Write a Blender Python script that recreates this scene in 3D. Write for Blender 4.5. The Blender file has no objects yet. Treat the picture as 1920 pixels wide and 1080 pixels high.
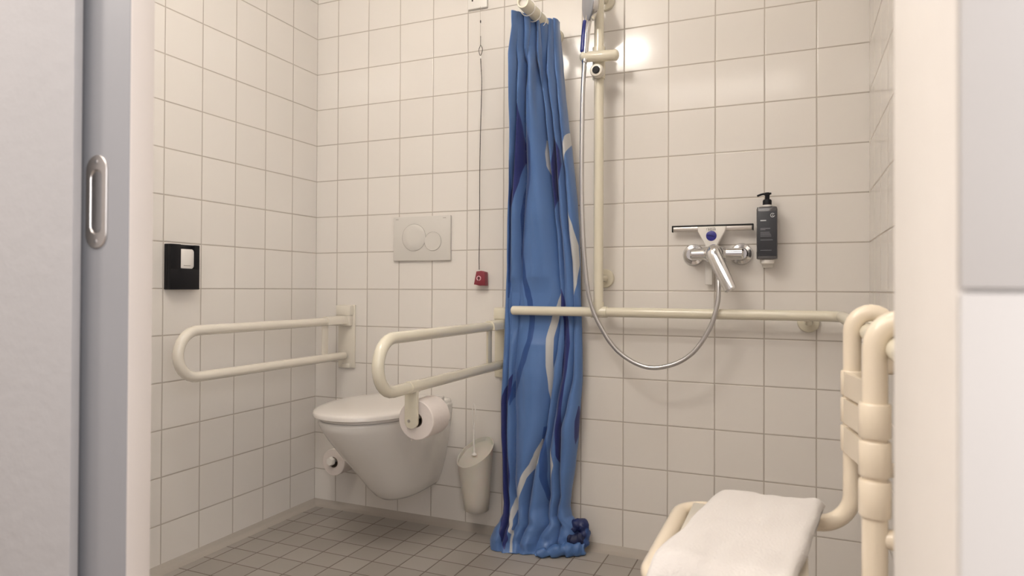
import bpy, bmesh, math, random
from mathutils import Vector, Matrix, noise
random.seed(7)
PI = math.pi
scene = bpy.context.scene
COL = scene.collection

# ------------------------------------------------------------------ camera
PITCH = 0.1525                       # wall tile pitch (15 cm tile + joint)
F_PX, CX, CY = 1267.5, 939.33, 530.81
YAW, TILT, ROLL = -0.4112, 0.0083, 0.0049
cam_d = bpy.data.cameras.new('camera')
cam = bpy.data.objects.new('camera', cam_d)
COL.objects.link(cam)
fw = Vector((math.sin(YAW) * math.cos(TILT), math.cos(YAW) * math.cos(TILT), math.sin(TILT)))
rt = Vector((math.cos(YAW), -math.sin(YAW), 0))
up = rt.cross(fw)
r2 = rt * math.cos(ROLL) + up * math.sin(ROLL)
u2 = up * math.cos(ROLL) - rt * math.sin(ROLL)
m3 = Matrix((r2, u2, -fw)).transposed()
cam.matrix_world = Matrix.Translation((1.87819, -2.33182, 0.91384)) @ m3.to_4x4()
cam_d.sensor_width = 36.0
cam_d.lens = F_PX / 1920 * 36.0
cam_d.shift_x = (960 - CX) / 1920
cam_d.shift_y = -(540 - CY) / 1920
cam_d.clip_start = 0.02
cam_d.dof.use_dof = True
cam_d.dof.focus_distance = 2.15
cam_d.dof.aperture_fstop = 4.5
scene.camera = cam

# ------------------------------------------------------------------ world, lights, exposure
w = bpy.data.worlds.new('world')
scene.world = w
w.use_nodes = True
w.node_tree.nodes['Background'].inputs[0].default_value = (0.75, 0.85, 1.0, 1)
w.node_tree.nodes['Background'].inputs[1].default_value = 0.3
scene.view_settings.view_transform = 'Standard'
scene.view_settings.look = 'None'
scene.view_settings.gamma = 1.0
scene.view_settings.use_curve_mapping = False
scene.view_settings.exposure = 0.08
LAMP_POS = Vector((0.83, -1.555, 2.30))
LAMP_STRENGTH = 42.5
DISC_STRENGTH = 15.0
LAMP_COLOR = (1.0, 0.95, 0.885)

def area_light(name, loc, size, power, color, aim=(0, 0, -1)):
    d = bpy.data.lights.new(name, 'AREA')
    d.shape = 'RECTANGLE'
    d.size, d.size_y = size
    d.energy = power
    d.color = color
    o = bpy.data.objects.new(name, d)
    COL.objects.link(o)
    o.location = loc
    o.rotation_euler = Vector(aim).to_track_quat('-Z', 'Y').to_euler()
    return o

area_light('hall_window_daylight', (2.75, -2.85, 1.45), (1.0, 1.3), 26, (0.95, 0.96, 1.0), (-0.80, 0.60, -0.24))
area_light('hall_fill_panel', (1.25, -2.75, 2.47), (1.3, 1.3), 26, (1.0, 0.93, 0.86))  # added fill panel, unseen; lifts the lower back wall through the doorway
area_light('hall_side_light', (0.08, -2.75, 2.46), (0.4, 0.4), 33, (1.0, 0.91, 0.82))

# ------------------------------------------------------------------ materials
def nt(name):
    m = bpy.data.materials.new(name)
    m.use_nodes = True
    t = m.node_tree
    return m, t, t.nodes['Principled BSDF']

def srgb(r, g, b):
    f = lambda c: c / 12.92 if c <= 0.04045 else ((c + 0.055) / 1.055) ** 2.4
    return (f(r / 255), f(g / 255), f(b / 255), 1)

def mth(t, op, a, b=None, c=None):
    n = t.nodes.new('ShaderNodeMath')
    n.operation = op
    for i, v in enumerate((a, b, c)):
        if v is None:
            continue
        if isinstance(v, (int, float)):
            n.inputs[i].default_value = v
        else:
            t.links.new(v, n.inputs[i])
    return n.outputs[0]

def mixc(t, fac, a, b):
    n = t.nodes.new('ShaderNodeMix')
    n.data_type = 'RGBA'
    if isinstance(fac, (int, float)):
        n.inputs[0].default_value = fac
    else:
        t.links.new(fac, n.inputs[0])
    for k, v in ((6, a), (7, b)):
        if isinstance(v, tuple):
            n.inputs[k].default_value = v
        else:
            t.links.new(v, n.inputs[k])
    return n.outputs[2]

def smooth(t, v, lo, hi):
    n = t.nodes.new('ShaderNodeMapRange')
    n.interpolation_type = 'SMOOTHSTEP'
    t.links.new(v, n.inputs[0])
    n.inputs[1].default_value, n.inputs[2].default_value = lo, hi
    return n.outputs[0]

def bump(t, p, height, strength, dist):
    b = t.nodes.new('ShaderNodeBump')
    b.inputs['Strength'].default_value = strength
    b.inputs['Distance'].default_value = dist
    t.links.new(height, b.inputs['Height'])
    t.links.new(b.outputs[0], p.inputs['Normal'])

def noise_tex(t, scale, detail=2.0):
    c = t.nodes.new('ShaderNodeTexCoord')
    n = t.nodes.new('ShaderNodeTexNoise')
    n.inputs['Scale'].default_value = scale
    n.inputs['Detail'].default_value = detail
    t.links.new(c.outputs['Object'], n.inputs['Vector'])
    return n.outputs['Fac']

def plain(name, col, rough=0.4, metal=0.0, bump_scale=None, bump_str=0.1, var=0.03, **kw):
    """plain surface with a faint procedural tone variation"""
    m, t, p = nt(name)
    f = noise_tex(t, 9.0, 3)
    dark = tuple(c * (1 - var) for c in col[:3]) + (1,)
    lite = tuple(min(1, c * (1 + var)) for c in col[:3]) + (1,)
    t.links.new(mixc(t, f, dark, lite), p.inputs['Base Color'])
    p.inputs['Roughness'].default_value = rough
    p.inputs['Metallic'].default_value = metal
    for k, v in kw.items():
        p.inputs[k.replace('_', ' ')].default_value = v
    if bump_scale:
        bump(t, p, noise_tex(t, bump_scale, 4), bump_str, 0.002)
    return m

def tile_mat(name, axes, offs, pitch, line, tile, tile2, grout, rough, wob=0.25):
    """square tiles on the plane of two object axes; joints recessed, every tile a hair different"""
    m, t, p = nt(name)
    c = t.nodes.new('ShaderNodeTexCoord')
    s = t.nodes.new('ShaderNodeSeparateXYZ')
    t.links.new(c.outputs['Object'], s.inputs[0])
    ds, ids = [], []
    for a, o in zip(axes, offs):
        q = mth(t, 'DIVIDE', mth(t, 'SUBTRACT', s.outputs[a], o), pitch)
        fr = mth(t, 'FRACT', q)
        ds.append(mth(t, 'MULTIPLY', mth(t, 'MINIMUM', fr, mth(t, 'SUBTRACT', 1.0, fr)), pitch))
        ids.append(mth(t, 'FLOOR', q))
    d = mth(t, 'MINIMUM', ds[0], ds[1])
    mask = smooth(t, d, line * 0.5 * 0.75, line * 0.5 * 1.25)
    cb = t.nodes.new('ShaderNodeCombineXYZ')
    t.links.new(ids[0], cb.inputs[0])
    t.links.new(ids[1], cb.inputs[1])
    wn = t.nodes.new('ShaderNodeTexWhiteNoise')
    t.links.new(cb.outputs[0], wn.inputs['Vector'])
    colr = mixc(t, wn.outputs['Value'], tile, tile2)
    t.links.new(mixc(t, mask, grout, colr), p.inputs['Base Color'])
    t.links.new(mth(t, 'MULTIPLY_ADD', mask, rough - 0.7, 0.7), p.inputs['Roughness'])
    edge = smooth(t, d, line * 0.3, line * 0.5 + 0.0016)
    h = mth(t, 'ADD', edge, mth(t, 'MULTIPLY', noise_tex(t, 14.0, 1), wob))
    bump(t, p, h, 0.55, 0.0012)
    return m

P = PITCH
Z0 = 0.1464
T1, T2, GR = (0.775, 0.735, 0.69, 1), (0.795, 0.755, 0.71, 1), (0.47, 0.42, 0.37, 1)
M = {}
M['tile_left'] = tile_mat('white_wall_tile_a', (1, 2), (0.0, Z0), P, 0.0038, T1, T2, GR, 0.13)
M['tile_back'] = tile_mat('white_wall_tile_b', (0, 2), (0.7062 * P, Z0), P, 0.0038, T1, T2, GR, 0.13)
M['tile_right'] = tile_mat('white_wall_tile_c', (1, 2), (0.0, Z0), P, 0.0038, T1, T2, GR, 0.13)
M['tile_floor'] = tile_mat('grey_floor_tile', (0, 1), (0.0765, -0.0195), 0.1010, 0.004,
                           (0.33, 0.30, 0.268, 1), (0.38, 0.35, 0.317, 1), (0.17, 0.14, 0.115, 1), 0.48, 0.8)
M['cove'] = plain('grey_cove_mortar', (0.42, 0.38, 0.335, 1), 0.7, bump_scale=60, bump_str=0.3)
M['reveal'] = plain('lit_woodchip_reveal', (0.86, 0.82, 0.78, 1), 0.85, bump_scale=38, bump_str=0.45)  # lit copy of the woodchip: strong light on the reveal put into its colour
M['wallpaper'] = plain('dimmed_woodchip_wallpaper', (0.40, 0.386, 0.388, 1), 0.85, bump_scale=38, bump_str=0.55)  # same woodchip, colour toned down to offset the light falling on it
M['ceiling'] = plain('white_ceiling_paint', (0.8, 0.77, 0.72, 1), 0.9)
M['hall_floor'] = plain('brown_hall_floor', (0.25, 0.20, 0.16, 1), 0.5)
M['door'] = plain('shaded_door_laminate', (0.285, 0.283, 0.296, 1), 0.45)  # shade of the door pocket is put into this grey
M['door_edge'] = plain('lit_door_edge', (0.66, 0.60, 0.56, 1), 0.5)  # warm bathroom light on the leading edge is put into this colour
M['casing'] = plain('white_casing_paint', (0.50, 0.475, 0.455, 1), 0.5)
M['cream'] = plain('cream_coated_tube', (0.74, 0.69, 0.56, 1), 0.22, Coat_Weight=0.3)
M['cream2'] = plain('white_coated_tube', (0.76, 0.71, 0.62, 1), 0.22, Coat_Weight=0.3)
M['seatcream'] = plain('warm_cream_plastic', (0.80, 0.70, 0.56, 1), 0.25, Coat_Weight=0.2)
M['ceramic'] = plain('white_sanitary_ceramic', (0.80, 0.77, 0.73, 1), 0.10, var=0.01)
M['lid'] = plain('white_seat_plastic', (0.74, 0.70, 0.66, 1), 0.2, var=0.01)
M['plastic'] = plain('white_plastic', (0.82, 0.79, 0.75, 1), 0.35)
M['plate'] = plain('off_white_plate', (0.67, 0.64, 0.60, 1), 0.35)
M['greyline'] = plain('grey_print', (0.32, 0.29, 0.26, 1), 0.6)
M['greydark'] = plain('dark_grey_print', (0.13, 0.125, 0.12, 1), 0.6)
M['black'] = plain('black_plastic', (0.006, 0.006, 0.008, 1), 0.5, Specular_IOR_Level=0.25)
M['dark'] = plain('dark_hole', (0.02, 0.014, 0.01, 1), 0.8)
M['chrome'] = plain('chrome', (0.72, 0.715, 0.72, 1), 0.11, 1.0, var=0.01)
M['steel'] = plain('brushed_steel', (0.58, 0.57, 0.57, 1), 0.3, 1.0)
M['satin'] = plain('satin_silver_metal', (0.62, 0.58, 0.55, 1), 0.35, 0.9)
M['paper'] = plain('toilet_paper', (0.76, 0.69, 0.65, 1), 0.95, bump_scale=120, bump_str=0.25)
M['card'] = plain('cardboard_core', (0.16, 0.12, 0.09, 1), 0.9)
M['red'] = plain('dark_red_plastic', (0.23, 0.03, 0.045, 1), 0.4)
M['pink'] = plain('pale_pink_print', (0.75, 0.48, 0.52, 1), 0.5)
M['cord'] = plain('dark_brown_cord', (0.035, 0.024, 0.02, 1), 0.7)
M['clear'] = plain('pale_thin_line', (0.42, 0.37, 0.32, 1), 0.5)
M['blue'] = plain('royal_blue_plastic', (0.03, 0.03, 0.24, 1), 0.3)
M['dblue'] = plain('deep_blue_mark', (0.008, 0.01, 0.09, 1), 0.4)
M['bluegrip'] = plain('blue_grip', (0.03, 0.04, 0.22, 1), 0.25)
M['spray'] = plain('grey_spray_face', (0.36, 0.37, 0.40, 1), 0.35)
M['bottle'] = plain('smoky_grey_bottle', (0.075, 0.072, 0.075, 1), 0.18, Coat_Weight=0.4)
M['label'] = plain('charcoal_label', (0.032, 0.034, 0.043, 1), 0.45)
M['print'] = plain('pale_label_print', (0.20, 0.21, 0.23, 1), 0.6)
M['printw'] = plain('white_label_print', (0.6, 0.62, 0.64, 1), 0.6)
M['rubber'] = plain('black_rubber', (0.012, 0.011, 0.012, 1), 0.6)
M['milky'] = plain('milky_plastic', (0.60, 0.56, 0.50, 1), 0.4, Subsurface_Weight=0.15)
M['towel'] = plain('white_terry_towel', (0.70, 0.665, 0.645, 1), 0.95, bump_scale=260, bump_str=0.8, Sheen_Weight=0.4)
M['hem_blue'] = plain('blue_hem_cloth', (0.07, 0.158, 0.38, 1), 0.42, var=0.06)
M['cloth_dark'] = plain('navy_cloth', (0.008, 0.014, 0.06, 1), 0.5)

m, t, p = nt('opal_lamp_glass')
p.inputs['Base Color'].default_value = (0.9, 0.85, 0.75, 1)
p.inputs['Emission Color'].default_value = LAMP_COLOR + (1,)
p.inputs['Emission Strength'].default_value = LAMP_STRENGTH
M['opal'] = m
m, t, p = nt('fill_disc_glow')  # glow of the added fill disc
p.inputs['Base Color'].default_value = (0.9, 0.87, 0.82, 1)
p.inputs['Emission Color'].default_value = (1.0, 0.93, 0.84, 1)
p.inputs['Emission Strength'].default_value = DISC_STRENGTH
M['fill_disc'] = m

# curtain cloth: three signed stripe fields carried on the mesh decide which dye a point has
m, t, p = nt('blue_striped_curtain_cloth')
base = mixc(t, noise_tex(t, 5.0, 2), (0.072, 0.160, 0.385, 1), (0.086, 0.182, 0.42, 1))
cc = base
for att, dye in (('teal', (0.016, 0.065, 0.24, 1)), ('navy', (0.008, 0.017, 0.14, 1)), ('white', (0.55, 0.55, 0.55, 1))):
    a = t.nodes.new('ShaderNodeAttribute')
    a.attribute_name = att
    cc = mixc(t, smooth(t, a.outputs['Fac'], -0.0006, 0.0006), cc, dye)
t.links.new(cc, p.inputs['Base Color'])
p.inputs['Roughness'].default_value = 0.42
p.inputs['Sheen Weight'].default_value = 0.25
M['curtain'] = m

# ------------------------------------------------------------------ mesh helpers
class MB:
    def __init__(self):
        self.bm = bmesh.new()

    def _join(self, b):
        me = bpy.data.meshes.new('tmp')
        b.to_mesh(me)
        b.free()
        self.bm.from_mesh(me)
        bpy.data.meshes.remove(me)
        return self

    def box(self, lo, hi, bev=0.0, seg=2, rot=None, piv=None):
        b = bmesh.new()
        bmesh.ops.create_cube(b, size=1)
        lo, hi = Vector(lo), Vector(hi)
        bmesh.ops.scale(b, vec=hi - lo, verts=b.verts)
        bmesh.ops.translate(b, vec=(lo + hi) / 2, verts=b.verts)
        if bev:
            bmesh.ops.bevel(b, geom=list(b.edges), offset=bev, segments=seg, profile=0.5, affect='EDGES')
        if rot is not None:
            c = Vector(piv) if piv is not None else (lo + hi) / 2
            bmesh.ops.transform(b, matrix=Matrix.Translation(c) @ rot.to_4x4() @ Matrix.Translation(-c), verts=b.verts)
        return self._join(b)

    def loft(self, rings, cap=True, closed=False):
        """rings of equal length, joined in order"""
        b = bmesh.new()
        vs = [[b.verts.new(q) for q in r] for r in rings]
        n = len(rings[0])
        k = len(vs)
        for i in range(k if closed else k - 1):
            A, B = vs[i], vs[(i + 1) % k]
            for j in range(n):
                b.faces.new((A[j], A[(j + 1) % n], B[(j + 1) % n], B[j]))
        if cap and not closed:
            b.faces.new(list(reversed(vs[0])))
            b.faces.new(vs[-1])
        bmesh.ops.recalc_face_normals(b, faces=b.faces)
        return self._join(b)

    def tube(self, path, r, seg=20, closed=False, cap=True, round_ends=False, flat=None):
        """sweep a circle (or ellipse: flat=(rx, ry, ref)) along path; r may be a list"""
        pts = [Vector(q) for q in path]
        n = len(pts)
        rr = list(r) if isinstance(r, (list, tuple)) else [r] * n
        tang = []
        for i in range(n):
            if closed:
                d = pts[(i + 1) % n] - pts[i - 1]
            else:
                d = pts[min(i + 1, n - 1)] - pts[max(i - 1, 0)]
            tang.append(d.normalized())
        ref = Vector((0, 0, 1)) if abs(tang[0].z) < 0.9 else Vector((0, 1, 0))
        nrm = (ref - tang[0] * ref.dot(tang[0])).normalized()
        rings = []
        for i in range(n):
            if i:
                q = tang[i - 1].rotation_difference(tang[i])
                nrm = q @ nrm
                nrm = (nrm - tang[i] * nrm.dot(tang[i])).normalized()
            bn = tang[i].cross(nrm)
            rings.append([pts[i] + rr[i] * (math.cos(2 * PI * j / seg) * nrm + math.sin(2 * PI * j / seg) * bn)
                          for j in range(seg)])
        if round_ends and not closed:
            def cap_rings(c, ring, d, rad):
                out = []
                for a in (0.35, 0.7, 1.0, 1.25, 1.45):
                    out.append([c + d * rad * 0.6 * math.sin(a) + (q - c) * math.cos(a) for q in ring])
                return out
            pre = cap_rings(pts[0], rings[0], -tang[0], rr[0])
            post = cap_rings(pts[-1], rings[-1], tang[-1], rr[-1])
            rings = list(reversed(pre)) + rings + post
        return self.loft(rings, cap=cap, closed=closed)

    def lathe(self, prof, org, axis=(0, 0, 1), seg=40, cap=True):
        """prof: (radius, height) along axis from org"""
        ax = Vector(axis).normalized()
        ref = Vector((0, 0, 1)) if abs(ax.z) < 0.9 else Vector((1, 0, 0))
        e1 = (ref - ax * ref.dot(ax)).normalized()
        e2 = ax.cross(e1)
        org = Vector(org)
        rings = [[org + ax * h + max(r, 1e-5) * (math.cos(2 * PI * j / seg) * e1 + math.sin(2 * PI * j / seg) * e2)
                  for j in range(seg)] for r, h in prof]
        return self.loft(rings, cap=cap)

    def prism(self, outline, org, ex, ey, depth, bev=0.0, seg=2):
        """2-D outline in the (ex, ey) frame at org, extruded along ex x ey by depth"""
        b = bmesh.new()
        ex, ey, org = Vector(ex).normalized(), Vector(ey).normalized(), Vector(org)
        ez = ex.cross(ey)
        lo = [b.verts.new(org + ex * x + ey * y) for x, y in outline]
        hi = [b.verts.new(org + ex * x + ey * y + ez * depth) for x, y in outline]
        n = len(lo)
        b.faces.new(list(reversed(lo)))
        top = b.faces.new(hi)
        for j in range(n):
            b.faces.new((lo[j], lo[(j + 1) % n], hi[(j + 1) % n], hi[j]))
        if bev:
            bmesh.ops.bevel(b, geom=list(top.edges), offset=bev, segments=seg, profile=0.5, affect='EDGES')
        bmesh.ops.recalc_face_normals(b, faces=b.faces)
        return self._join(b)

    def build(self, name, mat, parent=None, loc=None, ang=0.7):
        bm = self.bm
        base = Vector(parent.matrix_basis.translation) if parent else Vector(loc or (0, 0, 0))
        if parent and parent.parent:
            base = base + Vector(parent.parent.matrix_basis.translation)
        bmesh.ops.translate(bm, vec=-base, verts=bm.verts)
        for f in bm.faces:
            f.smooth = True
        for e in bm.edges:
            if len(e.link_faces) == 2 and e.calc_face_angle(0) > ang:
                e.smooth = False
        me = bpy.data.meshes.new(name)
        bm.to_mesh(me)
        bm.free()
        me.materials.append(mat)
        o = bpy.data.objects.new(name, me)
        COL.objects.link(o)
        if parent:
            o.parent = parent
        elif loc:
            o.location = loc
        return o

def fillet(pts, rad, n=8):
    """polyline with its inner corners rounded"""
    pts = [Vector(q) for q in pts]
    out = [pts[0]]
    for i in range(1, len(pts) - 1):
        a, b, c = pts[i - 1], pts[i], pts[i + 1]
        r = rad[i - 1] if isinstance(rad, (list, tuple)) else rad
        d1, d2 = (a - b).normalized(), (c - b).normalized()
        th = d1.angle(d2)
        if r <= 0 or th > PI - 0.01:
            out.append(b)
            continue
        L = min(r / math.tan(th / 2), (a - b).length * 0.499, (c - b).length * 0.499)
        r = L * math.tan(th / 2)
        ctr = b + (d1 + d2).normalized() * (r / math.sin(th / 2))
        p0, p1 = b + d1 * L, b + d2 * L
        v0, v1 = p0 - ctr, p1 - ctr
        tot = v0.angle(v1)
        ax = v0.cross(v1).normalized()
        for k in range(n + 1):
            out.append(ctr + Matrix.Rotation(tot * k / n, 3, ax) @ v0)
    out.append(pts[-1])
    return out

def arc(cx, cy, r, a0, a1, n):
    return [(cx + r * math.cos(a0 + (a1 - a0) * k / n), cy + r * math.sin(a0 + (a1 - a0) * k / n)) for k in range(n + 1)]

def rrect(x0, y0, x1, y1, r, n=5):
    return (arc(x1 - r, y0 + r, r, -PI / 2, 0, n) + arc(x1 - r, y1 - r, r, 0, PI / 2, n)
            + arc(x0 + r, y1 - r, r, PI / 2, PI, n) + arc(x0 + r, y0 + r, r, PI, 1.5 * PI, n))

def smooth_path(pts, n=8):
    """Catmull-Rom through the points"""
    q = [Vector(a) for a in pts]
    q = [q[0] * 2 - q[1]] + q + [q[-1] * 2 - q[-2]]
    out = []
    for i in range(1, len(q) - 2):
        for k in range(n):
            s = k / n
            out.append(0.5 * ((2 * q[i]) + (q[i + 1] - q[i - 1]) * s + (2 * q[i - 1] - 5 * q[i] + 4 * q[i + 1] - q[i + 2]) * s * s
                              + (3 * q[i] - q[i - 1] - 3 * q[i + 1] + q[i + 2]) * s ** 3))
    out.append(q[-2])
    return out

def tag(o, label=None, cat=None, group=None, kind=None):
    if label: o['label'] = label
    if cat: o['category'] = cat
    if group: o['group'] = group
    if kind: o['kind'] = kind
    return o

def thing(name, label, cat, loc, group=None):
    o = bpy.data.objects.new(name, None)
    o.empty_display_size = 0.05
    o.location = loc
    COL.objects.link(o)
    return tag(o, label, cat, group)

def struct(name, lo, hi, mat, bev=0.0):
    return tag(MB().box(lo, hi, bev).build(name, mat), kind='structure')

# ------------------------------------------------------------------ the setting
W = 13.661 * P              # room width
CEIL = 2.5
struct('floor', (-0.1, -1.66, -0.1), (W + 0.1, 0.1, 0), M['tile_floor'])
struct('wall_back', (-0.1, 0, 0), (W + 0.1, 0.1, CEIL), M['tile_back'])
struct('wall_left', (-0.1, -1.64, 0), (0, 0, CEIL), M['tile_left'])
struct('wall_right', (W, -1.64, 0), (W + 0.1, 0, CEIL), M['tile_right'])
struct('ceiling', (-0.7, -3.7, CEIL), (3.3, 0.1, CEIL + 0.1), M['ceiling'])
# pocket wall: tiled leaf on the bathroom side, thin plasterboard leaf on the hall side
struct('wall_front', (-0.1, -1.66, 0), (0.99, -1.64, CEIL), M['tile_back'])
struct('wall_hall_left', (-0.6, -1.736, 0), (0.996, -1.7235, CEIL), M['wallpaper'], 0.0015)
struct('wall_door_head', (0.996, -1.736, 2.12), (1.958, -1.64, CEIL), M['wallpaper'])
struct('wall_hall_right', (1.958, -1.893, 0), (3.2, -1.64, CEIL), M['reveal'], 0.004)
struct('trim_1', (1.9592, -1.899, 0.9150), (2.06, -1.893, 2.2), M['casing'], 0.001)
struct('trim_2', (1.9592, -1.899, 0.0), (2.06, -1.893, 0.9125), M['casing'], 0.001)
struct('floor_hall', (-0.7, -3.7, -0.1), (3.3, -1.66, -0.002), M['hall_floor'])
struct('wall_hall_back', (-0.7, -3.8, 0), (3.3, -3.7, CEIL), M['wallpaper'])
struct('wall_hall_west', (-0.7, -3.7, 0), (-0.6, -1.66, CEIL), M['wallpaper'])
struct('wall_hall_east', (3.2, -3.7, 0), (3.3, -1.64, CEIL), M['wallpaper'])

def cove(name, path_lo, path_hi, out):
    o, a, b = Vector(out), Vector(path_lo), Vector(path_hi)
    prof = [(0, 0), (0.040, 0), (0.022, 0.003), (0.009, 0.008), (0.004, 0.016), (0, 0.019)]
    rings = [[q + o * d + Vector((0, 0, h)) for d, h in prof] for q in (a, b)]
    tag(MB().loft(rings).build(name, M['cove']), kind='structure')
cove('baseboard_back', (0, 0, 0), (W, 0, 0), (0, -1, 0))
cove('baseboard_left', (0, -1.64, 0), (0, 0, 0), (1, 0, 0))
cove('baseboard_right', (W, -1.64, 0), (W, 0, 0), (-1, 0, 0))

# sliding door, pushed into its pocket so that only its leading edge shows
door = tag(MB().box((0.10, -1.711, 0.012), (1.070, -1.673, 2.10), 0.002).build('door_1', M['door']), kind='structure')
MB().box((1.0695, -1.7095, 0.014), (1.0712, -1.6745, 2.098), 0.0005).build('edge_band', M['door_edge'], door)
HX, HZ = 1.0095, 1.029
b = MB()
outer = rrect(-0.0205, -0.0635, 0.0205, 0.0635, 0.0204, 8)
inner = rrect(-0.0115, -0.044, 0.0115, 0.044, 0.0114, 8)
ring = [[(HX + x, -1.711 - d, HZ + z) for x, z in o] for o, d in
        ((outer, 0.0), (outer, 0.0015), ([(x * .96, z * .985) for x, z in outer], 0.0024), (inner, 0.0024), ([(x * .9, z * .97) for x, z in inner], 0.0004))]
b.loft(ring)
pull = b.build('recessed_pull', M['satin'], door)
cup = [[(HX + x * k, -1.7112 - d, HZ + z * k) for x, z in inner] for k, d in ((0.93, 0.0011), (0.6, 0.0006))]
MB().loft(cup).build('finger_cup', M['steel'], pull)
for s in (-1, 1):
    MB().lathe([(0.0028, 0), (0.0028, 0.0006), (0.001, 0.0009)], (HX, -1.7133, HZ + s * 0.054), (0, -1, 0), 12).build('screw', M['steel'], pull)

# ------------------------------------------------------------------ wall lamp (the room's own light)
lamp = thing('wall_lamp', 'long opal tube wall lamp above the sliding door opening', 'lamp', (LAMP_POS.x, -1.64, LAMP_POS.z))
MB().box((LAMP_POS.x - 0.16, -1.64, LAMP_POS.z - 0.03), (LAMP_POS.x + 0.16, -1.618, LAMP_POS.z + 0.03), 0.004).build('back_plate', M['plastic'], lamp)
LR, LH = 0.05, 0.21
for q in (-0.12, 0.12):
    MB().tube([(LAMP_POS.x + q, -1.62, LAMP_POS.z), (LAMP_POS.x + q, LAMP_POS.y - LR + 0.004, LAMP_POS.z)], 0.008, 12).build('bracket', M['plastic'], lamp)
gl = [(LR * math.sin(a), -LH - LR * math.cos(a)) for a in [0.05 + (PI / 2 - 0.05) * k / 8 for k in range(9)]]
gl += [(r_, -h_) for r_, h_ in reversed(gl)]
MB().lathe(gl, LAMP_POS, (1, 0, 0), 32).build('glass_tube', M['opal'], lamp)

cl_ = thing('ceiling_fill_disc', 'round flat fill light added unseen above the shower area', 'lamp', (1.55, -0.95, CEIL))  # added out of view as general fill for the bathroom
MB().lathe([(0.165, 0.0), (0.165, 0.03), (0.155, 0.034)], (1.55, -0.95, CEIL), (0, 0, -1), 40).build('rim', M['plastic'], cl_)
MB().lathe([(0.154, 0.0), (0.150, 0.012), (0.11, 0.026), (0.0, 0.034)], (1.55, -0.95, CEIL - 0.034), (0, 0, -1), 40).build('glow_disc', M['fill_disc'], cl_)

# ------------------------------------------------------------------ black wall dispenser
bx = thing('wall_dispenser', 'black wall dispenser with white pack in its window on left tiled wall', 'dispenser', (0, -0.702, 0.905))
fr = MB()
y0, y1, z0, z1, d = -0.760, -0.644, 0.906, 1.0545, 0.030
wy0, wy1, wz0, wz1 = -0.7195, -0.664, 0.975, 1.047
fr.box((0.0, y0, z0), (0.018, y1, z1), 0.002)
fr.box((0.017, y0, z0), (d, y1, wz0), 0.0015)
fr.box((0.017, y0, wz0 - .003), (d, wy0, z1), 0.0015)
fr.box((0.017, wy1, wz0 - .003), (d, y1, z1), 0.0015)
fr.build('case', M['black'], bx)
pk = MB().prism(rrect(-0.027, -0.033, 0.027, 0.031, 0.007), (0.018, (wy0 + wy1) / 2, 1.009), (0, 1, 0), (0, 0, 1), 0.008, 0.002).build('white_pack', M['plastic'], bx)
MB().box((0.0259, -0.706, 0.9845), (0.0264, -0.678, 0.9865)).build('pack_print', M['greyline'], pk)

# ------------------------------------------------------------------ flush plate
fp = thing('flush_plate', 'off-white dual flush plate with two round buttons above the toilet', 'flush plate', (0.5225, 0, 1.023))
MB().box((0.393, -0.012, 1.023), (0.652, -0.0005, 1.199), 0.0025).build('plate', M['plate'], fp)
for cx_, cz_, r_ in ((0.4885, 1.115, 0.053), (0.5745, 1.098, 0.0365)):
    k = MB().lathe([(r_, 0), (r_, 0.0012), (r_ - 0.0012, 0.0022), (r_ * 0.5, 0.0021), (0.0, 0.002)], (cx_, -0.0118, cz_), (0, -1, 0), 56).build('flush_button', M['plate'], fp)
    pts = [(cx_ + (r_ + 0.0006) * math.cos(a), -0.0121, cz_ + (r_ + 0.0006) * math.sin(a)) for a in [2 * PI * j / 56 for j in range(56)]]
    MB().tube(pts, 0.00075, 6, closed=True).build('button_gap', M['greyline'], k)
for x in (0.410, 0.625):
    MB().box((x - 0.006, -0.0124, 1.1875), (x + 0.007, -0.0119, 1.1895)).build('imprint', M['greyline'], fp)

# ------------------------------------------------------------------ call switch and pull cord
cs = thing('call_switch', 'square white pull switch plate high on the back wall', 'switch', (0.763, 0, 1.986))
MB().box((0.722, -0.013, 1.984), (0.803, -0.0005, 2.066), 0.002).build('cover', M['plastic'], cs)
for x, z in ((0.742, 2.016), (0.779, 2.020)):
    MB().lathe([(0.0035, 0), (0.0035, 0.0008), (0.002, 0.0012)], (x, -0.0128, z), (0, -1, 0), 14).build('screw', M['dark'], cs)
pc = thing('pull_cord', 'thin dark emergency pull cord hanging beside the blue curtain', 'pull cord', (0.79, -0.022, 0.925))
YC = -0.021
MB().tube([(0.779, YC, 1.985), (0.780, YC, 1.90), (0.781, YC, 1.838)], 0.0007, 8).build('thin_line', M['clear'], pc)
MB().lathe([(0.001, 0), (0.0022, 0.003), (0.0022, 0.009), (0.001, 0.012)], (0.7805, YC, 1.921), (0, 0, 1), 10).build('line_knot', M['cord'], pc)
loop = smooth_path([(0.781, YC, 1.872), (0.781, YC, 1.85), (0.7805, YC, 1.836), (0.7745, YC, 1.822), (0.776, YC, 1.808), (0.781, YC, 1.798),
                    (0.787, YC, 1.809), (0.789, YC, 1.823), (0.783, YC, 1.836)], 6)
MB().tube(loop, 0.0012, 8).build('cord_loop', M['cord'], pc)
MB().lathe([(0.001, 0), (0.0032, 0.003), (0.0032, 0.009), (0.001, 0.012)], (0.7815, YC, 1.785), (0, 0, 1), 12).build('bead', M['plastic'], pc)
cd = smooth_path([(0.7815, YC, 1.788), (0.7835, YC, 1.76), (0.787, YC, 1.70), (0.786, YC, 1.63), (0.783, YC, 1.52), (0.781, YC, 1.40),
                  (0.781, YC, 1.25), (0.781, YC, 1.12), (0.7795, YC, 1.03), (0.7805, YC, 0.985)], 6)
MB().tube(cd, 0.0015, 8).build('cord', M['cord'], pc)
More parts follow.
